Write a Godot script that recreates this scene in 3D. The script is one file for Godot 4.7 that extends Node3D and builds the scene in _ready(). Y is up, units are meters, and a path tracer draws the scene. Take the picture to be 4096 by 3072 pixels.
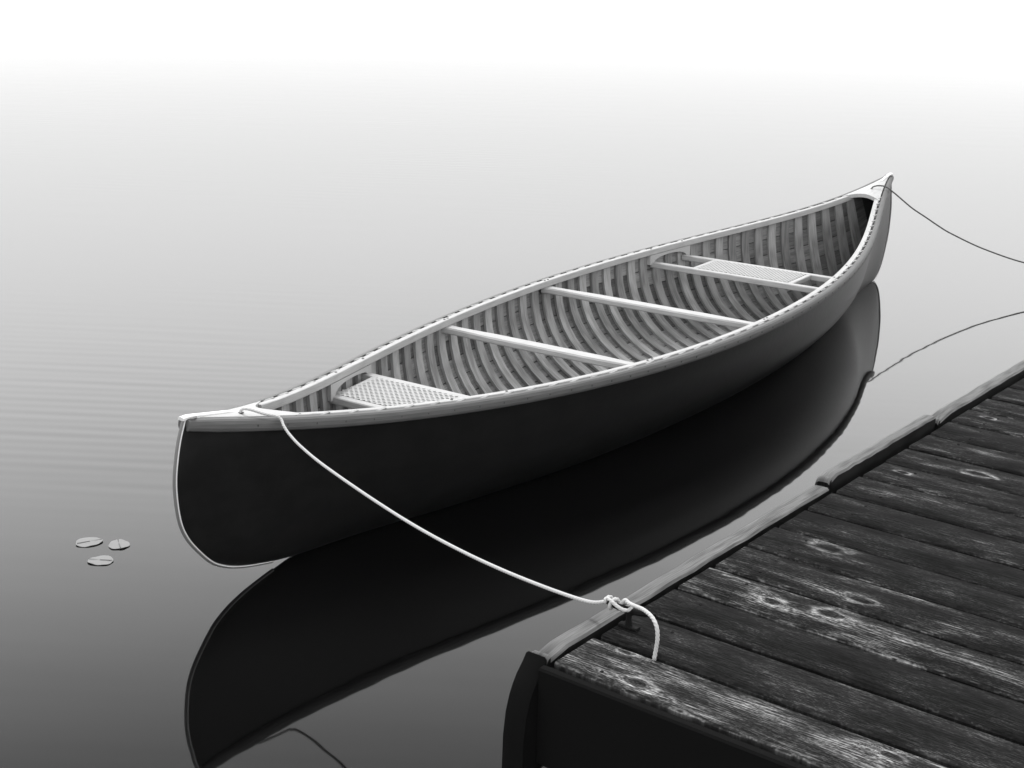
extends Node3D
# A wood-and-canvas canoe moored beside a weathered dock on a still, misty lake (monochrome photograph).

const L := 2.44
const TRIM := 0.00468
const HEEL := 0.00266
const YAW := 0.97271
const DOCK_Y := 0.4604
const PW := 0.14217

var M := {}
var rng := RandomNumberGenerator.new()
var prof_near: PackedVector2Array
var prof_far: PackedVector2Array
var canoe: Node3D
var canoe_xf: Transform3D
var dock_xf: Transform3D


func _ready():
	rng.seed = 11
	# ---- camera, sky, sun, exposure
	var cam := Camera3D.new()
	cam.name = "camera"
	cam.fov = rad_to_deg(2.0 * atan(1536.0 / 5983.84))
	cam.near = 0.05
	cam.far = 6000.0
	cam.transform = Transform3D(Basis(Vector3.RIGHT, -0.30227) * Basis(Vector3.BACK, 0.02221), Vector3(0, 1.7664, 0))
	add_child(cam)
	cam.current = true
	var sky_mat := PanoramaSkyMaterial.new()
	sky_mat.panorama = banded_sky()
	var env := Environment.new()
	env.background_mode = Environment.BG_SKY
	env.sky = Sky.new()
	env.sky.sky_material = sky_mat
	env.background_energy_multiplier = 1.0
	env.tonemap_mode = Environment.TONE_MAPPER_LINEAR
	env.tonemap_exposure = 1.0
	env.sdfgi_enabled = true
	env.ssao_enabled = true
	env.ssil_enabled = true
	env.fog_enabled = true
	env.fog_light_color = grey(0.95)
	env.fog_density = 0.0004
	var we := WorldEnvironment.new()
	we.name = "world_environment"
	we.environment = env
	add_child(we)
	var sun := DirectionalLight3D.new()
	sun.name = "sun"
	sun.light_energy = 1.15
	sun.light_color = Color(1, 1, 1)
	sun.light_angular_distance = 14.0
	sun.shadow_enabled = true
	add_child(sun)
	sun.look_at_from_position(Vector3.ZERO, -Vector3(-0.12, 1.2, -0.80), Vector3.UP)

	canoe_xf = Transform3D(Basis(Vector3.UP, YAW) * Basis(Vector3.BACK, TRIM) * Basis(Vector3.RIGHT, -HEEL), Vector3(0.54431, 0, -5.66517))
	dock_xf = Transform3D(Basis(Vector3.UP, 0.91201), Vector3(1.26124, 0, -4.0))
	make_profiles()
	make_materials()
	build_water()
	build_dock()
	build_canoe()
	build_cleat()
	build_near_rope()
	build_far_rope()
	build_lily_pads()


# ------------------------------------------------------------------ helpers
func grey(v: float) -> Color:
	return Color(v, v, v).linear_to_srgb()


func smooth01(a: float, b: float, x: float) -> float:
	var t := clampf((x - a) / (b - a), 0.0, 1.0)
	return t * t * (3.0 - 2.0 * t)


func mb() -> SurfaceTool:
	var st := SurfaceTool.new()
	st.begin(Mesh.PRIMITIVE_TRIANGLES)
	return st


func tag(o: Node, label: String, category: String, group := ""):
	o.set_meta("label", label)
	o.set_meta("category", category)
	if group:
		o.set_meta("group", group)


func commit(st: SurfaceTool, called: String, mat: Material, parent: Node) -> MeshInstance3D:
	st.generate_normals()
	var o := MeshInstance3D.new()
	o.name = called
	o.mesh = st.commit()
	o.material_override = mat
	parent.add_child(o, true)
	return o


# one triangle, turned so that its front looks along `out`
func tri(st: SurfaceTool, p: Array, uv: Array, out: Vector3, group := 0):
	var n: Vector3 = (p[2] - p[0]).cross(p[1] - p[0])
	var order := [0, 1, 2] if n.dot(out) >= 0.0 else [0, 2, 1]
	st.set_smooth_group(group)
	for k in order:
		st.set_uv(uv[k])
		st.add_vertex(p[k])


func quad(st: SurfaceTool, a: Vector3, b: Vector3, c: Vector3, d: Vector3, out: Vector3, group := 0, ua := Vector2(), ub := Vector2(), uc := Vector2(), ud := Vector2()):
	tri(st, [a, b, c], [ua, ub, uc], out, group)
	tri(st, [a, c, d], [ua, uc, ud], out, group)


# sweeps a closed profile along points; ups[i] gives the profile's y direction; smooth rounds the profile
func sweep(st: SurfaceTool, pts: Array, ups: Array, prof: Array, smooth := false, scales := [], uv_len := 0.6, uv_around := 0.12):
	var n := pts.size()
	var m := prof.size()
	var rings := []
	var lens := [0.0]
	for i in n:
		var t: Vector3 = (pts[mini(i + 1, n - 1)] - pts[maxi(i - 1, 0)]).normalized()
		var side: Vector3 = t.cross(ups[i]).normalized()
		var up := side.cross(t).normalized()
		var k: Vector2 = scales[i] if scales.size() > 0 else Vector2.ONE
		var ring := []
		for q in prof:
			ring.append(pts[i] + side * q.x * k.x + up * q.y * k.y)
		rings.append(ring)
		if i > 0:
			lens.append(lens[i - 1] + pts[i].distance_to(pts[i - 1]))
	var around := [0.0]
	for j in m:
		around.append(around[j] + prof[j].distance_to(prof[(j + 1) % m]))
	for i in n - 1:
		var mid: Vector3 = Vector3.ZERO
		for q in rings[i]:
			mid += q / (2.0 * m)
		for q in rings[i + 1]:
			mid += q / (2.0 * m)
		for j in m:
			var j2 := (j + 1) % m
			var out: Vector3 = (rings[i][j] + rings[i + 1][j2] + rings[i][j2] + rings[i + 1][j]) / 4.0 - mid
			var u0: float = lens[i] / uv_len
			var u1: float = lens[i + 1] / uv_len
			quad(st, rings[i][j], rings[i + 1][j], rings[i + 1][j2], rings[i][j2], out, 0 if smooth else j + 1, Vector2(u0, around[j] / uv_around), Vector2(u1, around[j] / uv_around), Vector2(u1, around[j + 1] / uv_around), Vector2(u0, around[j + 1] / uv_around))
	for e in [0, n - 1]:
		var c := Vector3.ZERO
		for q in rings[e]:
			c += q / m
		var t2: Vector3 = (pts[1] - pts[0]) if e > 0 else (pts[0] - pts[1])
		if e > 0:
			t2 = pts[n - 1] - pts[n - 2]
		for j in m:
			tri(st, [c, rings[e][j], rings[e][(j + 1) % m]], [Vector2(0.5, 0.5), Vector2(prof[j].x, prof[j].y) * 8.0, Vector2(prof[(j + 1) % m].x, prof[(j + 1) % m].y) * 8.0], t2, 40)


func rect_profile(x0: float, x1: float, y0: float, y1: float, ch: float) -> Array:
	return [Vector2(x0 + ch, y0), Vector2(x1 - ch, y0), Vector2(x1, y0 + ch), Vector2(x1, y1 - ch), Vector2(x1 - ch, y1), Vector2(x0 + ch, y1), Vector2(x0, y1 - ch), Vector2(x0, y0 + ch)]


func round_profile(r: float, k: int) -> Array:
	var out := []
	for i in k:
		out.append(Vector2(cos(TAU * i / k), sin(TAU * i / k)) * r)
	return out


func bar(st: SurfaceTool, a: Vector3, b: Vector3, up: Vector3, wide: float, high: float, ch := 0.002):
	sweep(st, [a, b], [up, up], rect_profile(-wide / 2, wide / 2, -high / 2, high / 2, ch))


# Catmull-Rom through points, resampled every `step`
func smooth_path(ctrl: Array, step: float) -> Array:
	var fine := []
	var n := ctrl.size()
	for i in n - 1:
		var p0: Vector3 = ctrl[maxi(i - 1, 0)]
		var p3: Vector3 = ctrl[mini(i + 2, n - 1)]
		for k in 24:
			fine.append(ctrl[i].cubic_interpolate(ctrl[i + 1], p0, p3, k / 24.0))
	fine.append(ctrl[n - 1])
	var out := [fine[0]]
	var left := step
	for i in range(1, fine.size()):
		var a: Vector3 = fine[i - 1]
		var d: float = a.distance_to(fine[i])
		var at := 0.0
		while d - at >= left:
			at += left
			out.append(a.lerp(fine[i], at / d))
			left = step
		left -= d - at
	return out


# laid rope of three strands
func rope_mesh(pts: Array, r: float, pitch: float) -> SurfaceTool:
	var st := mb()
	var n := pts.size()
	var up := Vector3(0.31, 0.9, 0.2).normalized()
	var rings := []
	var run := 0.0
	for i in n:
		var t: Vector3 = (pts[mini(i + 1, n - 1)] - pts[maxi(i - 1, 0)]).normalized()
		up = (up - t * up.dot(t)).normalized()
		var side := t.cross(up)
		if i > 0:
			run += pts[i].distance_to(pts[i - 1])
		var ring := []
		for j in 15:
			var th := TAU * j / 15.0
			var rr := r * (0.72 + 0.34 * absf(cos(1.5 * (th - TAU * run / pitch))))
			ring.append(pts[i] + (side * cos(th) + up * sin(th)) * rr)
		rings.append(ring)
	for i in n - 1:
		for j in 15:
			var j2 := (j + 1) % 15
			quad(st, rings[i][j], rings[i + 1][j], rings[i + 1][j2], rings[i][j2], rings[i][j] + rings[i][j2] - 2.0 * pts[i], 0, Vector2(i * 0.1, j / 15.0), Vector2(i * 0.1 + 0.1, j / 15.0), Vector2(i * 0.1 + 0.1, (j + 1) / 15.0), Vector2(i * 0.1, (j + 1) / 15.0))
	for e in [0, n - 1]:
		var t2: Vector3 = pts[0] - pts[1] if e == 0 else pts[n - 1] - pts[n - 2]
		for j in 15:
			tri(st, [pts[e] + t2.normalized() * r * 0.4, rings[e][j], rings[e][(j + 1) % 15]], [Vector2(), Vector2(), Vector2()], t2, 3)
	return st


# ------------------------------------------------------------------ materials
func wood_image(w: int, h: int, seed_: int, low: float, high: float, along: float, across: float, mottle: float) -> Image:
	var fine := FastNoiseLite.new()
	fine.seed = seed_
	fine.frequency = 1.0
	fine.fractal_octaves = 3
	var broad := FastNoiseLite.new()
	broad.seed = seed_ + 50
	broad.frequency = 1.0
	broad.fractal_octaves = 2
	var data := PackedByteArray()
	data.resize(w * h)
	for y in h:
		for x in w:
			# blended with itself at the seam so that it tiles along the grain
			var k := float(x) / w
			var g := fine.get_noise_2d(x * along, y * across) * (1.0 - k) + fine.get_noise_2d((x - w) * along, y * across) * k
			var b := broad.get_noise_2d(x * 0.012, y * 0.03 + 9.0) * (1.0 - k) + broad.get_noise_2d((x - w) * 0.012, y * 0.03 + 9.0) * k
			var v := clampf(0.5 + g * 0.9 + b * mottle, 0.0, 1.0)
			data[y * w + x] = int(255.0 * clampf(pow(lerpf(low, high, v), 1.0 / 2.2), 0.0, 1.0))
	return Image.create_from_data(w, h, false, Image.FORMAT_L8, data)


func std(called: String, color: Color, rough: float, spec := 0.5) -> StandardMaterial3D:
	var m := StandardMaterial3D.new()
	m.resource_name = called
	m.albedo_color = color
	m.roughness = rough
	m.metallic_specular = spec
	return m


func wood_mat(called: String, im: Image, rough: float, spec: float, bump: float, tint := 1.0) -> StandardMaterial3D:
	var m := std(called, grey(tint), rough, spec)
	m.albedo_texture = ImageTexture.create_from_image(im)
	if bump > 0.0:
		var nm: Image = im.duplicate()
		nm.bump_map_to_normal_map(bump)
		m.normal_enabled = true
		m.normal_texture = ImageTexture.create_from_image(nm)
		m.normal_scale = 1.0
	return m


func make_materials():
	var light := wood_image(512, 128, 3, 0.44, 0.60, 0.008, 0.30, 0.35)
	M.rail = wood_mat("varnished_ash", light, 0.40, 0.3, 1.0, 0.62)
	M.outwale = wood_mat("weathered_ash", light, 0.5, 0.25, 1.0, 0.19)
	M.deck = wood_mat("deck_wood", light, 0.40, 0.3, 0.6, 0.72)
	M.ribs = []
	for i in 4:
		M.ribs.append(wood_mat("cedar_rib", wood_image(256, 64, 20 + i, 0.115 + 0.026 * i, 0.21 + 0.040 * i, 0.012, 0.25, 0.9), 0.42, 0.3, 0.6))
	M.planking = []
	for i in 6:
		M.planking.append(wood_mat("cedar_planking", wood_image(256, 64, 40 + i, 0.044 + 0.016 * i, 0.088 + 0.032 * i, 0.012, 0.25, 0.7), 0.5, 0.25, 0.6))
	M.hull = std("dark_canvas_paint", grey(0.011), 0.34, 0.32)
	var hull_tone := wood_image(256, 256, 77, 0.6, 1.0, 0.04, 0.04, 1.2)
	M.hull.albedo_color = grey(0.009)
	M.hull.albedo_texture = ImageTexture.create_from_image(hull_tone)
	var hn := NoiseTexture2D.new()
	hn.width = 512
	hn.height = 512
	hn.seamless = true
	hn.as_normal_map = true
	hn.bump_strength = 1.2
	var fn := FastNoiseLite.new()
	fn.seed = 5
	fn.frequency = 0.02
	fn.fractal_octaves = 4
	hn.noise = fn
	M.hull.normal_enabled = true
	M.hull.normal_texture = hn
	M.hull.normal_scale = 0.25
	M.hull.uv1_triplanar = true
	M.hull.uv1_scale = Vector3(2, 2, 2)
	M.brass = std("dull_stem_metal", grey(0.16), 0.45, 0.4)
	M.brass.metallic = 0.1
	M.bolt = std("dark_screw", grey(0.02), 0.5, 0.3)
	M.nail = std("rusted_nail", grey(0.012), 0.95, 0.05)
	M.edge = std("lit_stem_edge", grey(0.62), 0.4, 0.4)  # light caught on the stem band, painted as a pale colour
	M.cane = std("cane", grey(0.36), 0.6, 0.3)
	M.rope = std("white_rope", grey(0.44), 0.85, 0.2)
	M.backlit_tone_rope = std("backlit_tone_rope", grey(0.11), 0.85, 0.2)  # far rope darkened in colour to stand for being backlit
	M.iron = std("black_iron", grey(0.008), 0.7, 0.15)
	M.dock_dark = wood_mat("black_timber_and_shade", wood_image(256, 64, 71, 0.004, 0.012, 0.03, 0.3, 0.6), 0.85, 0.1, 1.0)  # joists and piles, also the shade painted on fender sides and ends
	M.rubber = std("black_rubber", grey(0.005), 0.8, 0.1)
	M.lily = std("lily_leaf", grey(0.14), 0.45, 0.4)
	M.lily_vein = std("lily_vein", grey(0.10), 0.6, 0.3)
	M.water = std("lake_water", grey(0.0015), 0.03, 0.354)
	M.water.normal_enabled = true
	M.water.normal_texture = ripple_map()
	M.water.normal_scale = 1.0
	M.water.texture_repeat = false


func ripple_map() -> ImageTexture:
	# 18 m of lake: fine crests lying across the view where a breath of air touches the water, calm elsewhere.
	# slopes are kept as floats: eight bits would show steps on water this still
	var n := 1536
	var t := 256
	var r := RandomNumberGenerator.new()
	r.seed = 4
	var waves := []
	for i in 7:
		waves.append([r.randi_range(-6, -1), r.randi_range(24, 40), r.randf() * TAU, r.randf_range(0.4, 1.0)])
	var swell := []
	for i in 4:
		swell.append([r.randi_range(-2, 2), r.randi_range(4, 9), r.randf() * TAU, r.randf_range(0.6, 1.0)])
	var fx := PackedFloat32Array()
	var fy := PackedFloat32Array()
	var gx := PackedFloat32Array()
	var gy := PackedFloat32Array()
	for y in t:
		for x in t:
			var sum := Vector4.ZERO
			for w in waves:
				var c: float = w[3] * cos(TAU * (w[0] * x + w[1] * y) / t + w[2])
				sum += Vector4(c * w[0], c * w[1], 0, 0) * 0.000105
			for w in swell:
				var c: float = w[3] * cos(TAU * (w[0] * x + w[1] * y) / t + w[2])
				sum += Vector4(0, 0, c * w[0], c * w[1]) * 0.00009
			fx.append(sum.x)
			fy.append(sum.y)
			gx.append(sum.z)
			gy.append(sum.w)
	var noise := FastNoiseLite.new()
	noise.seed = 8
	noise.frequency = 0.35
	noise.fractal_octaves = 3
	var m := 129
	var mask := PackedFloat32Array()
	for y in m:
		for x in m:
			var wx := -9.0 + 18.0 * x / (m - 1)
			var wz := -20.0 + 18.0 * y / (m - 1)
			var a := smooth01(-4.0, -4.9, wz) * smooth01(-7.6, -6.4, wz) * smooth01(0.6, -1.2, wx)
			var b := smooth01(-8.6, -10.5, wz) * smooth01(-19.8, -17.0, wz) * smooth01(4.0, -1.0, wx) * smooth01(-9.0, -8.0, wx)
			var edge := smooth01(-9.0, -8.6, wx) * smooth01(9.0, 8.6, wx)
			mask.append(edge * clampf((a + b) * (0.75 + 0.9 * noise.get_noise_2d(wx, wz * 1.6)) + 0.10, 0.0, 1.3))
	var data := PackedFloat32Array()
	data.resize(n * n * 3)
	var k := 0
	for y in n:
		var my := float(y) / n * (m - 1)
		var iy := int(my)
		var ty := my - iy
		var row := (y % t) * t
		for x in n:
			var mx := float(x) / n * (m - 1)
			var ix := int(mx)
			var tx := mx - ix
			var o := iy * m + ix
			var v := lerpf(lerpf(mask[o], mask[o + 1], tx), lerpf(mask[o + m], mask[o + m + 1], tx), ty)
			var q := row + x % t
			data[k] = 0.5 - 0.5 * (fx[q] * v + gx[q] * 0.85)
			data[k + 1] = 0.5 + 0.5 * (fy[q] * v + gy[q] * 0.85)
			data[k + 2] = 1.0
			k += 3
	return ImageTexture.create_from_image(Image.create_from_data(n, n, false, Image.FORMAT_RGBF, data.to_byte_array()))


# ------------------------------------------------------------------ the canoe's lines
func spline2(p: Array, per: int) -> PackedVector2Array:
	var out := PackedVector2Array()
	for i in p.size() - 1:
		for k in per:
			out.append(p[i].cubic_interpolate(p[i + 1], p[maxi(i - 1, 0)], p[mini(i + 2, p.size() - 1)], float(k) / per))
	out.append(p[p.size() - 1])
	return out


func banded_sky() -> ImageTexture:
	# even overcast with a brighter mid-height band added to lift the water, a little duller close to the horizon, the same all round
	var im := Image.create(16, 256, false, Image.FORMAT_RGBF)
	for y in 256:
		var up := 90.0 - 180.0 * (y + 0.5) / 256.0
		var v := lerpf(1.75, 2.95, smooth01(5.0, 18.0, up)) - 1.85 * smooth01(20.5, 35.0, up)
		if up < 0.0:
			v = 0.6
		for x in 16:
			im.set_pixel(x, y, Color(v, v, v))
	return ImageTexture.create_from_image(im)


func make_profiles():
	# keel and stem, from amidships to the tip, for each end
	prof_near = spline2([Vector2(0, -0.07), Vector2(0.8, -0.062), Vector2(1.3, -0.042), Vector2(1.7, -0.016), Vector2(1.9, -0.002), Vector2(2.074, 0.012), Vector2(2.16, 0.026), Vector2(2.238, 0.043), Vector2(2.29, 0.058), Vector2(2.337, 0.077), Vector2(2.384, 0.106), Vector2(2.432, 0.157), Vector2(2.467, 0.205), Vector2(2.488, 0.257), Vector2(2.497, 0.327), Vector2(2.495, 0.39), Vector2(2.478, 0.47), Vector2(2.455, 0.530)], 8)
	prof_far = spline2([Vector2(0, -0.07), Vector2(0.8, -0.069), Vector2(1.3, -0.066), Vector2(1.8, -0.058), Vector2(2.1, -0.045), Vector2(2.25, -0.030), Vector2(2.34, -0.010), Vector2(2.39, 0.015), Vector2(2.428, 0.052), Vector2(2.458, 0.105), Vector2(2.480, 0.16), Vector2(2.498, 0.22), Vector2(2.505, 0.29), Vector2(2.503, 0.36), Vector2(2.485, 0.44), Vector2(2.455, 0.530)], 8)


func beam(s: float) -> float:
	var q := clampf(1.0 - s * s, 0.0, 1.0)
	return q * (0.50014 - 0.08625 * s * s - 0.19224 * s ** 4 + 0.00679 * s) + 0.012


func sheer(s: float) -> float:
	var a := absf(s)
	return 0.36129 + 0.08976 * a ** 2.2 + 0.09331 * a ** 6 - 0.01697 * a ** 14


func keel(s: float) -> Vector2:
	var p := prof_far if s > 0.0 else prof_near
	var sg := 1.0 if s > 0.0 else -1.0
	var a := absf(s)
	var u0 := 0.70 * L
	if a <= 0.70:
		var u := a * L
		for i in range(1, p.size()):
			if p[i].x >= u:
				return Vector2(sg * u, lerpf(p[i - 1].y, p[i].y, (u - p[i - 1].x) / (p[i].x - p[i - 1].x)))
	var total := 0.0
	var start := 0
	while p[start].x < u0:
		start += 1
	var cum := [p[start].x - u0]
	for i in range(start + 1, p.size()):
		cum.append(cum[-1] + p[i].distance_to(p[i - 1]))
	total = cum[-1]
	var x := (a - 0.70) / 0.30
	var want := (0.30 * L) * x + (total - 0.30 * L) * x * x
	if want <= cum[0]:
		var y0 := lerpf(p[start - 1].y, p[start].y, (u0 + want - p[start - 1].x) / (p[start].x - p[start - 1].x))
		return Vector2(sg * (u0 + want), y0)
	for i in range(1, cum.size()):
		if cum[i] >= want - 1e-6:
			var k: float = (want - cum[i - 1]) / (cum[i] - cum[i - 1])
			var q := p[start + i - 1].lerp(p[start + i], k)
			return Vector2(sg * q.x, q.y)
	return Vector2(sg * p[p.size() - 1].x, p[p.size() - 1].y)


var keel_table := []


func keel_fast(s: float) -> Vector2:
	if keel_table.is_empty():
		for i in 801:
			keel_table.append(keel(-1.0 + i / 400.0))
	var x := clampf((s + 1.0) * 400.0, 0.0, 800.0)
	var i := mini(int(x), 799)
	return keel_table[i].lerp(keel_table[i + 1], x - i)


# the planking's outside: s along the boat, q from gunwale (-1) over the keel (0) to gunwale (1)
func hull_at(s: float, q: float) -> Vector3:
	var k := keel_fast(s)
	var g := Vector2(s * L, sheer(s))
	var yn := 1.0 - cos(absf(q) * PI / 2.0)
	var e := smooth01(0.62, 1.0, absf(s))
	var w := lerpf(sqrt(maxf(0.0, 1.0 - pow(maxf(0.0, 1.0 - yn), 2.5))), pow(yn, 0.78), e)
	return Vector3(lerpf(k.x, g.x, yn), lerpf(k.y, g.y, yn), signf(q) * beam(s) * w)


func hull_in(s: float, q: float) -> Vector3:
	var ds := hull_at(minf(s + 0.004, 1.0), q) - hull_at(maxf(s - 0.004, -1.0), q)
	var dq := hull_at(s, minf(q + 0.02, 1.0)) - hull_at(s, maxf(q - 0.02, -1.0))
	var n := ds.cross(dq).normalized()
	var p := hull_at(s, q)
	return n if n.dot(Vector3(p.x, sheer(s) + 0.15, 0) - p) > 0.0 else -n


func gun(s: float, side: float, out := 0.0, dy := 0.0) -> Vector3:
	return Vector3(s * L, sheer(s) + dy, side * (beam(s) + out))


# a slab that lies on the inside of the hull
func lining(st: SurfaceTool, ss: Array, qs: Array, lo: float, hi: float):
	var top := []
	var low := []
	for s in ss:
		var a := []
		var b := []
		for q in qs:
			var p := hull_at(s, q)
			var n := hull_in(s, q)
			a.append(p + n * hi)
			b.append(p + n * lo)
		top.append(a)
		low.append(b)
	var ni := ss.size() - 1
	var nj := qs.size() - 1
	for i in ni:
		for j in nj:
			var out: Vector3 = top[i][j] - low[i][j]
			var uv := []
			for c in [[0, 0], [1, 0], [1, 1], [0, 1]]:
				uv.append([ss[i + c[0]] * L, qs[j + c[1]] * 0.7])
			quad(st, top[i][j], top[i + 1][j], top[i + 1][j + 1], top[i][j + 1], out, 1, lining_uv(uv[0], ss, qs), lining_uv(uv[1], ss, qs), lining_uv(uv[2], ss, qs), lining_uv(uv[3], ss, qs))
	for i in ni:
		for j in [0, nj]:
			var o2: Vector3 = top[i][j] - top[i][nj - j]
			quad(st, top[i][j], top[i + 1][j], low[i + 1][j], low[i][j], o2, 2)
	for j in nj:
		for i in [0, ni]:
			var o3: Vector3 = top[i][j] - top[ni - i][j]
			quad(st, top[i][j], top[i][j + 1], low[i][j + 1], low[i][j], o3, 3)


func lining_uv(v: Array, ss: Array, qs: Array) -> Vector2:
	# grain runs along the longer side
	var long_s: bool = absf(ss[-1] - ss[0]) * L > absf(qs[-1] - qs[0]) * 0.7
	return Vector2(v[0] / 0.45, v[1] / 0.09) if long_s else Vector2(v[1] / 0.45, v[0] / 0.09)


func build_canoe():
	canoe = Node3D.new()
	canoe.name = "canoe"
	add_child(canoe)
	canoe.transform = canoe_xf
	tag(canoe, "long open wooden canoe with dark hull and pale gunwales floating beside the dock", "canoe")
	# hull skin
	var st := mb()
	var ns := 120
	var nq := 40
	var grid := []
	for i in ns + 1:
		var s := sin((-1.0 + 2.0 * i / ns) * PI / 2.0) * 0.35 + (-1.0 + 2.0 * i / ns) * 0.65
		var row := []
		for j in nq + 1:
			row.append(hull_at(s, (-1.0 + 2.0 * j / nq) * 0.985))
		grid.append(row)
	for i in ns:
		for j in nq:
			var c: Vector3 = (grid[i][j] + grid[i + 1][j + 1]) / 2.0
			quad(st, grid[i][j], grid[i + 1][j], grid[i + 1][j + 1], grid[i][j + 1], Vector3(0, -0.3, signf(c.z)), 0)
	commit(st, "hull", M.hull, canoe)
	# planking inside, with its butts hidden under ribs
	var pitch := 0.0363
	var first := -24
	var qn := 9
	for side in [-1.0, 1.0]:
		for k in qn:
			var q0: float = side * (0.004 + 0.97 * k / qn)
			var q1: float = side * (0.97 * (k + 1) / qn)
			var cut := [first - 1]
			while cut[-1] < 25:
				cut.append(mini(25, cut[-1] + rng.randi_range(4, 10)))
			for c in cut.size() - 1:
				var ss := []
				for i in range(cut[c], cut[c + 1] + 1):
					ss.append(clampf(i * pitch, -0.93, 0.93))
				ss[0] += 0.0004
				ss[-1] -= 0.0004
				var sp := mb()
				lining(sp, ss, [q0, lerpf(q0, q1, 0.5), q1 - side * 0.0015], 0.001, 0.006)
				commit(sp, "plank", M.planking[rng.randi_range(0, 5)], canoe)
	# ribs
	for i in range(first, 25):
		var s0 := i * pitch + rng.randf_range(-0.0008, 0.0008)
		var sr := mb()
		var qs := []
		for j in 25:
			qs.append((-1.0 + 2.0 * j / 24.0) * 0.997)
		var hw := 0.0096
		lining(sr, [s0 - hw, s0 - hw * 0.8, s0 + hw * 0.8, s0 + hw], qs, 0.0062, 0.0165)
		for side in [-1.0, 1.0]:
			bar(sr, gun(s0, side, -0.0095, -0.016), gun(s0, side, -0.0095, 0.0032), Vector3(0, 0, side), hw * 2.0 * L, 0.0085, 0.001)
		commit(sr, "rib", M.ribs[rng.randi_range(0, 3)], canoe)
	# gunwales
	for side in [-1.0, 1.0]:
		var pi_ := []
		var ui := []
		var po := []
		var uo := []
		var sc := []
		for i in 97:
			var s := -0.868 + 1.736 * i / 96.0
			pi_.append(gun(s, side, -0.0250, 0.0))
			ui.append(Vector3.UP)
		for i in 121:
			var s := -1.0 + 2.0 * i / 120.0
			var k := 1.0 - 0.45 * smooth01(0.95, 1.0, absf(s))
			po.append(gun(s, side, -0.0035, 0.0) + Vector3(signf(s) * 0.012 * smooth01(0.97, 1.0, absf(s)), 0, 0))
			uo.append(Vector3.UP)
			sc.append(Vector2(k, 1.0 - 0.2 * smooth01(0.97, 1.0, absf(s))))
		var si := mb()
		sweep(si, pi_, ui, rect_profile(-0.0105, 0.0105, -0.022, 0.004, 0.002))
		var inw := commit(si, "inwale", M.rail, canoe)
		var so := mb()
		# t x up: along +u the profile's x points to +w
		var pr := []
		for q in [[0.0, -0.034], [0.012, -0.034], [0.019, -0.030], [0.0225, -0.022], [0.0225, -0.010], [0.019, -0.002], [0.013, 0.002], [0.0, 0.003]]:
			pr.append(Vector2(q[0] * side, q[1]))
		sweep(so, po, uo, pr, false, sc)
		var outw := commit(so, "outwale", M.outwale, canoe)
		# paired bolt heads over thwarts and seats
		for b in [-1.609, -1.409, -0.775, -0.018, 0.746, 0.963]:
			for d in ([-0.012, 0.012] if b > -1.0 and b < 0.5 else [0.0]):
				var sb := mb()
				var c := gun((b + d) / L, side, -0.0250, 0.0035)
				sweep(sb, [c, c + Vector3(0, 0.002, 0)], [Vector3.RIGHT, Vector3.RIGHT], round_profile(0.0042, 8))
				commit(sb, "bolt", M.bolt, inw)
		for i in range(-26, 27):
			var s := i * 0.0363 + 0.018
			if absf(s) > 0.97:
				continue
			var c2 := gun(s, side, 0.0188 * (1.0 - 0.4 * smooth01(0.95, 1.0, absf(s))), -0.016)
			var sb2 := mb()
			sweep(sb2, [c2, c2 + Vector3(0, 0, side * 0.0012)], [Vector3.UP, Vector3.UP], round_profile(0.0032, 6))
			commit(sb2, "screw", M.bolt, outw)
	# decks
	for e in [-1.0, 1.0]:
		var corner := 2.075
		var middle := 2.185 if e < 0 else 2.115
		var sd := mb()
		var ni := 14
		var nj := 12
		var top := []
		for i in ni + 1:
			var row := []
			for j in nj + 1:
				var f := -1.0 + 2.0 * j / nj
				var ue := lerpf(middle, corner, f * f)
				var u := lerpf(ue, 2.447, float(i) / ni)
				var s := minf(u / L, 1.0)
				row.append(Vector3(e * u, sheer(s) + 0.0045 + 0.010 * (1.0 - f * f) * clampf(beam(s) / 0.08, 0, 1), f * maxf(beam(s) - 0.010, 0.006)))
			top.append(row)
		var low := Vector3(0, -0.018, 0)
		for i in ni:
			for j in nj:
				quad(sd, top[i][j], top[i + 1][j], top[i + 1][j + 1], top[i][j + 1], Vector3.UP, 1, duv(top[i][j]), duv(top[i + 1][j]), duv(top[i + 1][j + 1]), duv(top[i][j + 1]))
				quad(sd, top[i][j] + low, top[i + 1][j] + low, top[i + 1][j + 1] + low, top[i][j + 1] + low, Vector3.DOWN, 2)
			for j in [0, nj]:
				quad(sd, top[i][j], top[i + 1][j], top[i + 1][j] + low, top[i][j] + low, Vector3(0, 0, j - 1), 3)
		for j in nj:
			quad(sd, top[0][j], top[0][j + 1], top[0][j + 1] + low, top[0][j] + low, Vector3(-e, 0, 0), 4, duv(top[0][j]), duv(top[0][j + 1]), duv(top[0][j + 1] + low * 3), duv(top[0][j] + low * 3))
			quad(sd, top[ni][j], top[ni][j + 1], top[ni][j + 1] + low, top[ni][j] + low, Vector3(e, 0, 0), 5)
		var dk := commit(sd, "deck", M.deck, canoe)
		# the hole that the painter comes out of
		var hs_ := mb()
		var hc := Vector3(-2.270, sheer(0.93) + 0.0105, 0.020) if e < 0 else Vector3(2.205, sheer(0.904) + 0.0120, 0.004)
		sweep(hs_, [hc, hc + Vector3(0, 0.0008, 0)], [Vector3.RIGHT, Vector3.RIGHT], round_profile(0.008, 10))
		commit(hs_, "rope_hole", M.bolt, dk)
		# metal band up the stem, over the tip and onto the deck
		var pb := []
		var ub := []
		var scb := []
		var p := prof_near if e < 0 else prof_far
		var startb := 2.15 if e < 0 else 2.2
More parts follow.
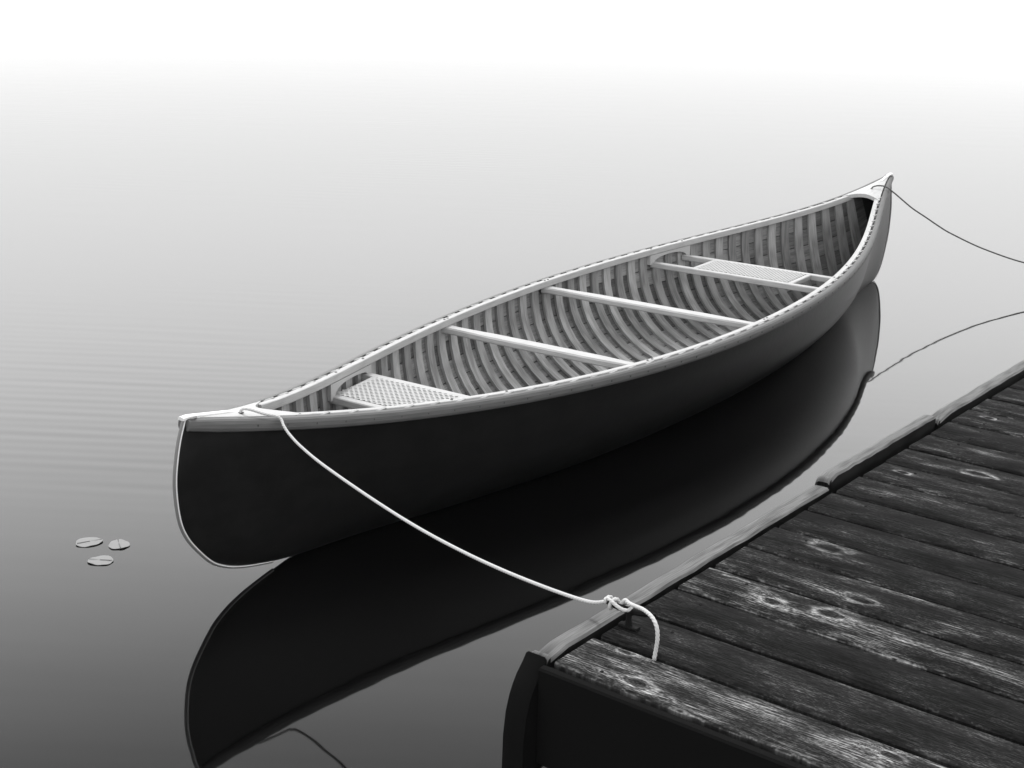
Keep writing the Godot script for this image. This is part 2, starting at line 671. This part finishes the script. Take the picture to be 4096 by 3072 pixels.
		var i0 := 0
		while p[i0].x < startb:
			i0 += 1
		for i in range(i0, p.size()):
			var t2 := (p[mini(i + 1, p.size() - 1)] - p[i - 1]).normalized()
			pb.append(Vector3(e * p[i].x, p[i].y, 0))
			ub.append(Vector3(e * t2.y, -t2.x, 0))
			scb.append(Vector2(0.55 + 0.45 * smooth01(i0, i0 + 30, i), 1.0))
		var sb3 := mb()
		sweep(sb3, pb, ub, half_round(0.0046, 0.0062), false, scb)
		var band := commit(sb3, "stem_band", M.brass, canoe)
		for side in [-1.0, 1.0]:
			var pe := []
			for q in pb.size():
				pe.append(pb[q] + Vector3(0, 0, side * 0.0056 * scb[q].x) - ub[q] * 0.0005)
			var sg := mb()
			sweep(sg, pe, ub, round_profile(0.0019, 6), true)
			commit(sg, "lit_edge", M.edge, band)  # painted highlight along the edge of the band
		var pt := []
		var ut := []
		var sct := []
		for i in 9:
			var u := lerpf(2.466, 2.285 if e < 0 else 2.33, i / 8.0)
			var s := minf(u / L, 1.0)
			pt.append(Vector3(e * u, sheer(s) + 0.0045 + 0.010 * clampf(beam(s) / 0.08, 0, 1), 0))
			ut.append(Vector3.UP)
			sct.append(Vector2(lerpf(1.1, 0.7, i / 8.0), 1.0 if i < 8 else 0.3))
		var sb4 := mb()
		sweep(sb4, pt, ut, half_round(0.009, 0.006), false, sct)
		commit(sb4, "band_end", M.edge, dk)
		# rounded end grain block at the tip between the outwales
		var bk := mb()
		sweep(bk, [Vector3(e * 2.436, sheer(1.0) - 0.028, 0), Vector3(e * 2.436, sheer(1.0) + 0.004, 0)], [Vector3(e, 0, 0), Vector3(e, 0, 0)], round_profile(0.019, 14), true)
		commit(bk, "tip_block", M.outwale, canoe)
	# thwarts
	for u in [-0.775, -0.018]:
		var s: float = u / L
		var half := beam(s) - 0.018
		var tp := []
		var tu := []
		var ts := []
		for i in 25:
			var f := -1.0 + i / 12.0
			tp.append(Vector3(u, sheer(s) - 0.0345, f * half))
			tu.append(Vector3.UP)
			ts.append(Vector2(0.72 + 0.34 * (1.0 - smooth01(0.45, 0.85, absf(f))) + 0.3 * smooth01(0.88, 1.0, absf(f)), 1.0))
		var tw := mb()
		sweep(tw, tp, tu, rect_profile(-0.026, 0.026, -0.012, 0.012, 0.005), false, ts)
		commit(tw, "thwart", M.rail, canoe)
	# seats
	seat(-1.635, -1.395, 0.040, 0.195, 0.225)
	seat(0.760, 0.980, 0.043, 0.215, 0.215)


func duv(p: Vector3) -> Vector2:
	return Vector2(p.x / 0.6, p.z / 0.12 + p.y)


func half_round(hw: float, h: float) -> Array:
	return [Vector2(-hw, -0.004), Vector2(hw, -0.004), Vector2(hw, h * 0.35), Vector2(hw * 0.6, h * 0.85), Vector2(0, h), Vector2(-hw * 0.6, h * 0.85), Vector2(-hw, h * 0.35)]


func seat(u0: float, u1: float, drop: float, cane0: float, cane1: float):
	var lvl := (sheer(u0 / L) + sheer(u1 / L)) / 2.0 - 0.028 - drop
	# woven cane
	var st := mb()
	var a := u0 + 0.014
	var b := u1 - 0.014
	var top := lvl + 0.010
	var step := 0.0215
	var wmax := maxf(cane0, cane1)
	for sg in [-1.0, 1.0]:
		var d := -wmax - (b - a)
		while d < wmax + (b - a):
			# diagonal strand w = d + sg*(u-a), kept inside the panel
			var t0 := 0.0
			var t1 := b - a
			if sg > 0:
				t0 = maxf(t0, -wmax - d)
				t1 = minf(t1, wmax - d)
			else:
				t0 = maxf(t0, d - wmax)
				t1 = minf(t1, d + wmax)
			if t1 - t0 > 0.01:
				strip(st, Vector3(a + t0, top + 0.0024 + 0.0004 * sg, d + sg * t0), Vector3(a + t1, top + 0.0024 + 0.0004 * sg, d + sg * t1), 0.0066)
			d += step
	var s := commit(st, "seat", M.cane, canoe)
	for u in [u0, u1]:
		var half: float = beam(u / L) - 0.024
		var r := mb()
		bar(r, Vector3(u, lvl, -half), Vector3(u, lvl, half), Vector3.UP, 0.030, 0.024, 0.003)
		commit(r, "rail", M.rail, s)
	for sg in [-1.0, 1.0]:
		var r := mb()
		bar(r, Vector3(u0 + 0.012, lvl + 0.001, sg * (cane0 + 0.011)), Vector3(u1 - 0.012, lvl + 0.001, sg * (cane1 + 0.011)), Vector3.UP, 0.024, 0.021, 0.003)
		commit(r, "rail", M.rail, s)
		# arched bracket between inwale and rails
		var g := mb()
		var m := 16
		var lo := lvl + 0.012
		for layer in 1:
			var ring := []
			for i in m + 1:
				var f := float(i) / m
				var u := lerpf(u0 - 0.030, u1 + 0.030, f)
				var hi := sheer(u / L) - 0.0222
				var inner := clampf((absf(f - 0.5) * 2.0) / 0.80, 0.0, 1.0)
				var arch := lo + (hi - lo - minf(0.012, (hi - lo) * 0.35)) * sqrt(1.0 - inner * inner) if inner < 1.0 else lo - 0.010
				var out: float = sg * (beam(u / L) - 0.0265)
				ring.append([Vector3(u, hi, out), Vector3(u, arch, out)])
			for i in m:
				var z := Vector3(0, 0, 0.009)
				quad(g, ring[i][0] - z, ring[i + 1][0] - z, ring[i + 1][1] - z, ring[i][1] - z, -z, 1)
				quad(g, ring[i][0] + z, ring[i + 1][0] + z, ring[i + 1][1] + z, ring[i][1] + z, z, 2)
				quad(g, ring[i][1] - z, ring[i + 1][1] - z, ring[i + 1][1] + z, ring[i][1] + z, Vector3.DOWN, 3)
			for i in [0, m]:
				var z := Vector3(0, 0, 0.009)
				quad(g, ring[i][0] - z, ring[i][0] + z, ring[i][1] + z, ring[i][1] - z, Vector3(i - 1, 0, 0), 4)
		commit(g, "bracket", M.rail, s)


func strip(st: SurfaceTool, a: Vector3, b: Vector3, w: float):
	var t := (b - a).normalized()
	var s := t.cross(Vector3.UP) * w / 2.0
	var h := Vector3(0, 0.0007, 0)
	quad(st, a - s + h, b - s + h, b + s + h, a + s + h, Vector3.UP, 1)
	quad(st, a - s - h, b - s - h, b + s - h, a + s - h, Vector3.DOWN, 2)
	quad(st, a - s + h, b - s + h, b - s - h, a - s - h, -s, 3)
	quad(st, a + s + h, b + s + h, b + s - h, a + s - h, s, 4)


# ------------------------------------------------------------------ water, with an opening where the hull floats
func build_water():
	var near_side := []
	var far_side := []
	var s_lo := -1.0
	var s_hi := 1.0
	for s in 2001:
		var x := -1.0 + s / 1000.0
		var k := keel_fast(x)
		if k.y + k.x * TRIM < -0.001:
			if s_lo == -1.0:
				s_lo = x
			s_hi = x
	var n := 90
	for i in n + 1:
		var s := lerpf(s_lo, s_hi, 0.5 - 0.5 * cos(PI * i / n))
		for side in [-1.0, 1.0]:
			var a := 0.0
			var b := 1.0
			for k in 30:
				var q: float = (a + b) / 2.0
				var p: Vector3 = canoe_xf * hull_at(s, side * q)
				if p.y < 0.0:
					a = q
				else:
					b = q
			var hit := hull_at(s, side * a)
			hit.z -= side * minf(0.003, absf(hit.z) * 0.5)
			var wp: Vector3 = canoe_xf * hit
			wp.y = 0.0
			(near_side if side > 0 else far_side).append(wp)
	var loop := near_side.duplicate()
	for i in range(n - 1, 0, -1):
		loop.append(far_side[i])
	var c := Vector3.ZERO
	for p in loop:
		c += p / loop.size()
	var st := mb()
	var rad := [7.0, 40.0, 400.0, 4000.0]
	for i in loop.size():
		var p: Vector3 = loop[i]
		var q: Vector3 = loop[(i + 1) % loop.size()]
		var dp := (p - c).normalized()
		var dq := (q - c).normalized()
		var a := p
		var b := q
		for r in rad:
			var a2: Vector3 = c + dp * r
			var b2: Vector3 = c + dq * r
			for t in [[a, b, b2], [a, b2, a2]]:
				tri(st, t, [water_uv(t[0]), water_uv(t[1]), water_uv(t[2])], Vector3.UP, 0)
			a = a2
			b = b2
	st.generate_normals()
	st.generate_tangents()
	var w := commit(st, "water", M.water, self)
	w.set_meta("kind", "structure")
	w.set_meta("label", "still pale lake water mirroring the canoe and the misty sky")


func water_uv(p: Vector3) -> Vector2:
	return Vector2((p.x + 9.0) / 18.0, (p.z + 20.0) / 18.0)


# ------------------------------------------------------------------ dock
func plank_image(seed_: int, base: float, wear: float, knots: Array) -> Image:
	# 2.3 m long, 0.142 m wide; knots are [along, across, radius, how pale]
	var w := 1280
	var h := 88
	var warp := FastNoiseLite.new()
	warp.seed = seed_
	warp.frequency = 1.0
	warp.fractal_octaves = 2
	var fine := FastNoiseLite.new()
	fine.seed = seed_ + 7
	fine.frequency = 1.0
	fine.fractal_octaves = 3
	fine.fractal_gain = 0.6
	var patch := FastNoiseLite.new()
	patch.seed = seed_ + 13
	patch.frequency = 1.0
	patch.fractal_octaves = 4
	var data := PackedByteArray()
	data.resize(w * h)
	for y in h:
		var v := PW * (y + 0.5) / h
		for x in w:
			var u := 2.3 * (x + 0.5) / w
			var phase := (v + 0.016 * warp.get_noise_2d(u * 1.6, v * 9.0)) / 0.0085
			var pale := 0.0
			var dark := 0.0
			var rim := 0.0
			for k in knots:
				var dx: float = (u - k[0]) / 2.0
				var dy: float = v - k[1]
				var far: float = 3.4 * k[2]
				if absf(dx) < far and absf(dy) < far:
					var rr := sqrt(dx * dx + dy * dy) * (1.0 + 0.38 * warp.get_noise_2d(u * 16.0 + 4.0, v * 30.0))
					var b: float = 1.0 - smooth01(k[2] * 0.9, far, rr)
					phase = lerpf(phase, rr / 0.0046, b * b)
					var ragged := clampf(0.75 + 1.1 * warp.get_noise_2d(u * 30.0, v * 45.0), 0.0, 1.2)
					rim += k[3] * ragged * exp(-pow((rr - k[2] * 1.1) / (k[2] * 0.24), 2.0))
					pale += k[3] * 0.45 * b * b
					dark += 0.70 * (1.0 - smooth01(k[2] * 0.45, k[2] * 0.92, rr))
			var line := 0.5 + 0.5 * sin(phase * TAU)
			var f := fine.get_noise_2d(u * 18.0, v * 460.0)
			var f2 := fine.get_noise_2d(u * 90.0 + 31.0, v * 620.0)
			var p := patch.get_noise_2d(u * 4.0, v * 16.0)
			var worn := smooth01(0.05, 0.75, p + wear + pale * 0.8)
			var strand := clampf(0.32 + 1.1 * f + 0.55 * f2 + 0.45 * (line - 0.5), 0.0, 1.0)
			var lum := 0.36 * base * (0.35 + 1.2 * clampf(0.5 + 0.8 * f + 0.5 * f2 + 0.35 * (line - 0.5) + 0.8 * p, 0.0, 1.5))
			lum += 0.055 * smooth01(0.22, 0.6, f + f2) * clampf(0.5 + p + wear, 0.0, 1.0)
			lum += 0.24 * worn * strand * (0.40 + 0.60 * line) * (1.0 - 0.6 * dark)
			lum += 0.21 * rim * clampf(0.7 + 0.6 * f + 0.5 * f2, 0.0, 1.2) + 0.05 * pale * clampf(0.5 + f + f2, 0.0, 1.0)
			# cracks run in from the sawn end
			var crack := smooth01(0.30, 0.50, fine.get_noise_2d(u * 5.0 + 90.0, v * 160.0)) * (1.0 - smooth01(0.02, 0.22, u))
			lum *= (1.0 - 0.85 * crack) * (1.0 - minf(dark, 0.9))
			data[y * w + x] = int(255.0 * clampf(pow(maxf(lum, 0.0), 1.0 / 2.2), 0.0, 1.0))
	return Image.create_from_data(w, h, false, Image.FORMAT_L8, data)


func plank_mat(seed_: int, base: float, wear: float, knots: Array) -> StandardMaterial3D:
	return wood_mat("weathered_dock_board", plank_image(seed_, base, wear, knots), 0.88, 0.09, 3.5)


func dock_plank(k: int, mat: Material, dock: Node3D):
	var r := RandomNumberGenerator.new()
	r.seed = 300 + k
	var a0 := -1.926 + PW * k + 0.0064 + r.randf_range(-0.001, 0.001)
	var a1 := -1.926 + PW * (k + 1) - 0.0064 + r.randf_range(-0.001, 0.001)
	var y := DOCK_Y + r.randf_range(-0.002, 0.002)
	var tilt := r.randf_range(-0.0015, 0.0015)
	var c0 := 0.006 + r.randf_range(-0.003, 0.004)
	var c1 := 2.3
	var st := mb()
	var ch := 0.004
	var n := 4
	# section across the board: a little cupped, edges rounded
	var sec := [[a0, -0.036, 0.0], [a0, -ch - 0.002, 0.0], [a0 + ch, -0.0006, ch], [lerpf(a0, a1, 0.5), -0.0012, (a1 - a0) / 2], [a1 - ch, -0.0006, a1 - a0 - ch], [a1, -ch - 0.002, a1 - a0], [a1, -0.036, a1 - a0]]
	var at := func(q: Array, c: float) -> Vector3: return Vector3(q[0], y + q[1] + tilt * (2.0 * q[2] / (a1 - a0) - 1.0), c)
	for j in sec.size() - 1:
		for i in n:
			var ca := lerpf(c0, c1, float(i) / n)
			var cb := lerpf(c0, c1, float(i + 1) / n)
			var out: Vector3 = Vector3(-1, 0, 0) if j == 0 else (Vector3(1, 0, 0) if j == sec.size() - 2 else Vector3.UP)
			var v0: float = sec[j][2] / PW
			var v1: float = sec[j + 1][2] / PW
			quad(st, at.call(sec[j], ca), at.call(sec[j], cb), at.call(sec[j + 1], cb), at.call(sec[j + 1], ca), out, 0 if j > 0 and j < sec.size() - 2 else j + 1, Vector2(ca / 2.3, v0), Vector2(cb / 2.3, v0), Vector2(cb / 2.3, v1), Vector2(ca / 2.3, v1))
	for c in [c0, c1]:
		for j in range(1, sec.size() - 1):
			tri(st, [at.call(sec[0], c), at.call(sec[j], c), at.call(sec[j + 1], c)], [Vector2(0.02, 0.1), Vector2(0.02, 0.5), Vector2(0.03, 0.5)], Vector3(0, 0, c - 1.0), 9)
	quad(st, at.call(sec[0], c0), at.call(sec[0], c1), at.call(sec[6], c1), at.call(sec[6], c0), Vector3.DOWN, 10)
	var board := commit(st, "plank", mat, dock)
	for f in [0.24, 0.77]:
		var sn := mb()
		var p := Vector3(lerpf(a0, a1, f + r.randf_range(-0.03, 0.03)), y - 0.0022, 0.098 + r.randf_range(-0.012, 0.012))
		sweep(sn, [p, p + Vector3(0, 0.0022, 0)], [Vector3.RIGHT, Vector3.RIGHT], round_profile(0.0036, 7))
		commit(sn, "nail", M.nail, board)


func fender(a0: float, a1: float, dy: float, c_in: float, mat: Material, dock: Node3D, seed_: int):
	# timber along the dock's edge; its near end is rounded over
	var prof := []
	var rr := 0.012
	for i in 8:
		var th := PI / 2.0 * i / 7.0
		prof.append(Vector2(a0 + rr * (1.0 - sin(th)) - 0.0, -rr * (1.0 - cos(th))))
	# runs from the top of the round (i=7 -> lowest at a0) along the beam
	var pts := []
	for i in 8:
		var th := PI / 2.0 * (7 - i) / 7.0
		pts.append(Vector2(a0 + rr * (1.0 - sin(th)), -rr * (1.0 - cos(th))))
	var st := mb()
	var r := RandomNumberGenerator.new()
	r.seed = seed_
	var n := 20
	# sections across: from the inner bottom up over the top to the outer bottom
	var sections := []
	for i in 8:
		sections.append([pts[7 - i].x, DOCK_Y + dy + pts[7 - i].y])
	for i in range(1, n + 1):
		sections.append([lerpf(a0 + rr, a1, float(i) / n), DOCK_Y + dy + r.randf_range(-0.0018, 0.0018)])
	var wobble := FastNoiseLite.new()
	wobble.seed = seed_
	wobble.frequency = 1.2
	var rows := []
	for q in sections:
		var o: float = -0.058 + 0.003 * wobble.get_noise_1d(q[0] * 3.0)
		rows.append([Vector3(q[0], DOCK_Y + dy - 0.15, c_in), Vector3(q[0], q[1] - 0.005, c_in), Vector3(q[0], q[1], c_in - 0.005), Vector3(q[0], q[1], lerpf(c_in, o, 0.5)), Vector3(q[0], q[1] - 0.001, o + 0.009), Vector3(q[0], q[1] - 0.006, o + 0.002), Vector3(q[0], q[1] - 0.012, o), Vector3(q[0], DOCK_Y + dy - 0.15, o)])
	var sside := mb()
	for i in rows.size() - 1:
		for j in 7:
			var out := Vector3(0, 0, 1) if j == 0 else (Vector3(0, 0, -1) if j == 6 else Vector3(-0.2 if i < 7 else 0.0, 1, 0))
			var v := [0.0, 0.2, 0.25, 0.5, 0.75, 0.8, 0.85, 1.4]
			var u0: float = rows[i][0].x / 1.1
			var u1: float = rows[i + 1][0].x / 1.1
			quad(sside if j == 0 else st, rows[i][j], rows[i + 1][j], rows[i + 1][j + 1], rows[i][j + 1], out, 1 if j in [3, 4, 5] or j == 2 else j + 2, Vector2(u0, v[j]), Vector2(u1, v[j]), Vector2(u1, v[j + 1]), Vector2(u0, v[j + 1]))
	var fo := commit(st, "fender_timber", mat, dock)
	commit(sside, "painted_shade_side", M.dock_dark, fo)  # shade on the inner face, put into a near-black colour
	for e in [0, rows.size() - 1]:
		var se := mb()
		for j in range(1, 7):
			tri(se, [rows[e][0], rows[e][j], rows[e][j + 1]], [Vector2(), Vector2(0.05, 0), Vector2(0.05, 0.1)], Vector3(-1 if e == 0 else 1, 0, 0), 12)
		commit(se, "painted_shade_end", M.dock_dark, fo)  # near-black colour stands for the shade on the end faces


func build_dock():
	var dock := Node3D.new()
	dock.name = "dock"
	add_child(dock)
	dock.transform = dock_xf
	tag(dock, "weathered dark plank dock with pale knots beside the moored canoe", "dock")
	# [base tone, wear, knots]
	var spec := {
		0: [0.060, 0.26, [[0.165, 0.036, 0.016, 1.0], [0.085, 0.118, 0.010, 0.7], [0.62, 0.10, 0.012, 0.4]]],
		1: [0.030, -0.22, [[1.15, 0.05, 0.014, 0.3]]],
		2: [0.020, -0.38, []],
		3: [0.035, 0.16, [[0.188, 0.066, 0.0145, 1.0], [0.300, 0.091, 0.017, 1.0]]],
		4: [0.030, -0.05, [[0.320, 0.045, 0.016, 0.5]]],
		5: [0.026, -0.22, [[0.155, 0.100, 0.020, 0.55]]],
		6: [0.022, -0.34, [[0.66, 0.06, 0.012, 0.3]]],
		7: [0.026, -0.28, []],
		8: [0.032, -0.14, [[0.50, 0.05, 0.010, 0.4]]],
		9: [0.034, -0.10, [[0.075, 0.09, 0.008, 0.8]]],
		10: [0.030, -0.16, [[0.225, 0.07, 0.017, 0.9]]],
		11: [0.032, -0.10, []],
	}
	var mats := {}
	for k in 12:
		mats[k] = plank_mat(500 + k * 3, spec[k][0], spec[k][1], spec[k][2])
	for k in 46:
		dock_plank(k, mats[k if k < 12 else [4, 7, 8, 11, 9, 6, 1][(k * 3) % 7]], dock)
	M.fender = wood_mat("weathered_fender_timber", wood_image(512, 64, 90, 0.045, 0.135, 0.018, 0.3, 0.6), 0.65, 0.25, 1.5)
	fender(-1.918, -0.775, 0.0, -0.014, M.fender, dock, 1)
	fender(-0.765, -0.125, 0.020, -0.020, M.fender, dock, 2)
	fender(-0.118, 1.40, 0.010, -0.014, M.fender, dock, 3)
	fender(1.405, 3.0, 0.004, -0.014, M.fender, dock, 4)
	fender(3.005, 4.62, 0.006, -0.014, M.fender, dock, 5)
	for c in [0.10, 1.15, 2.2]:
		var st := mb()
		bar(st, Vector3(-1.90, DOCK_Y - 0.119, c), Vector3(4.60, DOCK_Y - 0.119, c), Vector3.UP, 0.05, 0.16, 0.003)
		commit(st, "joist", M.dock_dark, dock)
	# black fascia across the end and a rounded bumper that wraps the corner
	var sf := mb()
	bar(sf, Vector3(-1.938, DOCK_Y - 0.108, -0.010), Vector3(-1.938, DOCK_Y - 0.108, 2.3), Vector3.UP, 0.022, 0.200, 0.004)
	commit(sf, "fascia", M.rubber, dock)
	var prof := []
	for q in [[-1.9205, 0.001], [-1.932, -0.013], [-1.950, -0.031], [-1.962, -0.048], [-1.972, -0.066], [-1.984, -0.100], [-1.990, -0.150], [-1.990, -0.230], [-1.950, -0.230], [-1.9205, -0.230]]:
		prof.append(Vector3(q[0], DOCK_Y + q[1], 0))
	var sc := mb()
	var inset := [0.004, 0.0, 0.0, 0.004]
	var cs := [-0.060, -0.055, -0.017, -0.012]
	var mid := Vector3(-1.94, DOCK_Y - 0.12, 0)
	for i in 3:
		for j in prof.size():
			var a: Vector3 = prof[j]
			var b: Vector3 = prof[(j + 1) % prof.size()]
			var pa: Vector3 = a + (mid - a).normalized() * inset[i] + Vector3(0, 0, cs[i])
			var pb: Vector3 = b + (mid - b).normalized() * inset[i] + Vector3(0, 0, cs[i])
			var pc: Vector3 = b + (mid - b).normalized() * inset[i + 1] + Vector3(0, 0, cs[i + 1])
			var pd: Vector3 = a + (mid - a).normalized() * inset[i + 1] + Vector3(0, 0, cs[i + 1])
			quad(sc, pa, pb, pc, pd, (a + b) / 2.0 - mid, 1 if j < 7 else 2 + j)
	for e in [0, 3]:
		for j in prof.size():
			var z := Vector3(0, 0, cs[e])
			var a2: Vector3 = prof[j] + (mid - prof[j]).normalized() * inset[e] + z
			var q2: Vector3 = prof[(j + 1) % prof.size()]
			tri(sc, [mid + z, a2, q2 + (mid - q2).normalized() * inset[e] + z], [Vector2(), Vector2(), Vector2()], Vector3(0, 0, e - 1), 20)
	commit(sc, "corner_bumper", M.rubber, dock)
	for a in [-1.75, 0.6, 2.6, 4.4]:
		for c in [0.21, 2.08]:
			var sp := mb()
			sweep(sp, [Vector3(a, -1.2, c), Vector3(a, DOCK_Y - 0.04, c)], [Vector3.RIGHT, Vector3.RIGHT], round_profile(0.075, 14), true)
			commit(sp, "pile", M.dock_dark, dock)


# ------------------------------------------------------------------ cleat, ropes, lily pads
func build_cleat():
	var o := Node3D.new()
	o.name = "dock_cleat"
	add_child(o)
	o.transform = Transform3D(dock_xf.basis, dock_xf * Vector3(-1.717, DOCK_Y, 0.020))
	tag(o, "small black iron cleat at the dock edge with white rope hitched round it", "cleat")
	var st := mb()
	bar(st, Vector3(0, 0.003, -0.008), Vector3(0, 0.003, 0.034), Vector3.UP, 0.016, 0.006, 0.002)
	commit(st, "base_plate", M.iron, o)
	for z in [0.012]:
		var s2 := mb()
		sweep(s2, [Vector3(0, 0.005, z), Vector3(0, 0.020, z), Vector3(0, 0.036, z)], [Vector3.RIGHT, Vector3.RIGHT, Vector3.RIGHT], round_profile(0.0062, 10), true, [Vector2(1.3, 1.3), Vector2(0.9, 0.9), Vector2(1.1, 1.1)])
		commit(s2, "post", M.iron, o)
	var s3 := mb()
	var pts := []
	var ups := []
	var sc := []
	for i in 15:
		var f := -1.0 + i / 7.0
		pts.append(Vector3(0.006 * f, 0.037 + 0.006 * f * f, 0.013 + 0.056 * f))
		ups.append(Vector3.UP)
		var k := 0.0068 * sqrt(maxf(0.03, 1.0 - pow(absf(f), 3.0))) / 0.0068
		sc.append(Vector2(k, k))
	sweep(s3, pts, ups, round_profile(0.0068, 10), true, sc)
	commit(s3, "horn", M.iron, o)


func build_near_rope():
	var ctrl := []
	# out of the hole in the near deck, over the gunwale, and across to the cleat
	for p in [Vector3(-2.270, sheer(0.93) + 0.000, 0.020), Vector3(-2.270, sheer(0.93) + 0.018, 0.021), Vector3(-2.260, sheer(0.926) + 0.023, 0.036), Vector3(-2.232, sheer(0.915) + 0.014, 0.066)]:
		ctrl.append(canoe_xf * p)
	for p in [Vector3(-0.622, 0.474, -3.797), Vector3(-0.606, 0.458, -3.773), Vector3(-0.588, 0.444, -3.748), Vector3(-0.55, 0.430, -3.693), Vector3(-0.476, 0.418, -3.587), Vector3(-0.338, 0.411, -3.390), Vector3(-0.214, 0.413, -3.211), Vector3(-0.1, 0.424, -3.049), Vector3(0.003, 0.443, -2.901), Vector3(0.097, 0.467, -2.766), Vector3(0.160, 0.488, -2.676)]:
		ctrl.append(p)
	# hitch on the cleat's outer horn, then a stiff tail that bends over into a gap between the boards
	var y := DOCK_Y + 0.040
	var r := 0.0102
	var turns := 1.65
	var nt := 22
	for i in nt + 1:
		var f := float(i) / nt
		var th := PI * 0.9 - TAU * turns * f
		ctrl.append(dock_xf * Vector3(-1.720 + cos(th) * r, y + 0.001 + sin(th) * r, lerpf(-0.018, 0.006, f)))
	for p in [Vector3(-1.713, y + 0.012, 0.018), Vector3(-1.722, 0.514, 0.036), Vector3(-1.740, 0.523, 0.064), Vector3(-1.757, 0.531, 0.090), Vector3(-1.774, 0.532, 0.119), Vector3(-1.7845, 0.521, 0.137), Vector3(-1.786, 0.500, 0.141), Vector3(-1.7845, 0.476, 0.138), Vector3(-1.7845, 0.452, 0.135), Vector3(-1.7845, 0.436, 0.134)]:
		ctrl.append(dock_xf * p)
	var pts := smooth_path(ctrl, 0.0022)
	var o := commit(rope_mesh(pts, 0.0039, 0.026), "mooring_rope", M.rope, self)
	tag(o, "white twisted rope sagging from the canoe's near deck to the dock cleat", "rope")
	# a second pass of the hitch, leading round the other horn
	var c2 := []
	for i in 29:
		var th := TAU * i / 24.0 + 2.2
		c2.append(dock_xf * Vector3(-1.719 + 0.0145 * cos(th), y + 0.004 + 0.006 * sin(th * 2.0) - 0.004 * cos(th), 0.010 + 0.027 * sin(th)))
	var o2 := commit(rope_mesh(smooth_path(c2, 0.0022), 0.0036, 0.022), "hitch_loop", M.rope, o)


func build_far_rope():
	var ctrl := []
	for p in [Vector3(2.205, sheer(0.904) + 0.002, 0.004), Vector3(2.206, sheer(0.904) + 0.020, 0.006), Vector3(2.222, sheer(0.91) + 0.026, 0.030), Vector3(2.243, sheer(0.92) + 0.016, 0.062)]:
		ctrl.append(canoe_xf * p)
	for p in [Vector3(1.9, 0.485, -7.488), Vector3(1.957, 0.441, -7.489), Vector3(2.005, 0.405, -7.490), Vector3(2.077, 0.361, -7.492), Vector3(2.141, 0.321, -7.493), Vector3(2.215, 0.280, -7.496), Vector3(2.4, 0.200, -7.505), Vector3(2.65, 0.125, -7.52), Vector3(2.95, 0.090, -7.53), Vector3(3.3, 0.13, -7.55), Vector3(3.7, 0.27, -7.57), Vector3(4.02, 0.468, -7.59), Vector3(4.08, 0.480, -7.57)]:
		ctrl.append(p)
	# ends in a turn round a ring on the far boards
	ctrl.append(Vector3(4.16, 0.47, -7.50))
	ctrl.append(Vector3(4.20, 0.4655, -7.44))
	var o := commit(rope_mesh(smooth_path(ctrl, 0.006), 0.0038, 0.03), "mooring_rope", M.backlit_tone_rope, self)
	tag(o, "thin rope with backlit shade put into its colour, running from the canoe's far tip out over the water", "rope")


func build_lily_pads():
	var spec := [
		[Vector3(-1.224, 0, -4.020), 0.034, 0.5, "leftmost of three small lily pads floating left of the canoe"],
		[Vector3(-1.132, 0, -4.006), 0.030, 1.9, "lily pad with a dark midrib line, nearest the canoe's stem"],
		[Vector3(-1.154, 0, -3.892), 0.032, 3.0, "lily pad lying closest to the viewer below the other two"],
	]
	for q in spec:
		var o := Node3D.new()
		o.name = "lily_pad"
		add_child(o, true)
		o.position = q[0]
		o.rotation.y = q[2]
		tag(o, q[3], "lily pad", "small lily pads floating on the water")
		var st := mb()
		var n := 28
		var rim := []
		var mid := []
		for i in n + 1:
			var th := lerpf(0.07, TAU - 0.07, float(i) / n)
			var r: float = q[1] * (1.0 + 0.05 * sin(th * 3.0 + q[2]) + 0.025 * sin(th * 7.0))
			rim.append(Vector3(cos(th) * r * 1.12, 0.0030 + 0.0008 * sin(th * 2.0 + q[2]) + 0.0006 * sin(5.0 * th), sin(th) * r))
			mid.append(Vector3(cos(th) * r * 0.6, 0.0036, sin(th) * r * 0.55))
		var c := Vector3(q[1] * 0.08, 0.0034, 0)
		var down := Vector3(0, -0.0016, 0)
		for i in n:
			tri(st, [c, mid[i], mid[i + 1]], [Vector2(), Vector2(), Vector2()], Vector3.UP, 1)
			quad(st, mid[i], rim[i], rim[i + 1], mid[i + 1], Vector3.UP, 1)
			quad(st, rim[i], rim[i + 1], rim[i + 1] + down, rim[i] + down, rim[i], 2)
			tri(st, [c + down, rim[i] + down, rim[i + 1] + down], [Vector2(), Vector2(), Vector2()], Vector3.DOWN, 3)
		commit(st, "leaf", M.lily, o)
		var sv := mb()
		sweep(sv, [Vector3(q[1] * 0.1, 0.0042, 0), Vector3(-q[1] * 1.0, 0.0048, 0.002)], [Vector3.UP, Vector3.UP], rect_profile(-0.0012, 0.0012, -0.0006, 0.0006, 0.0003))
		commit(sv, "midrib", M.lily_vein, o)
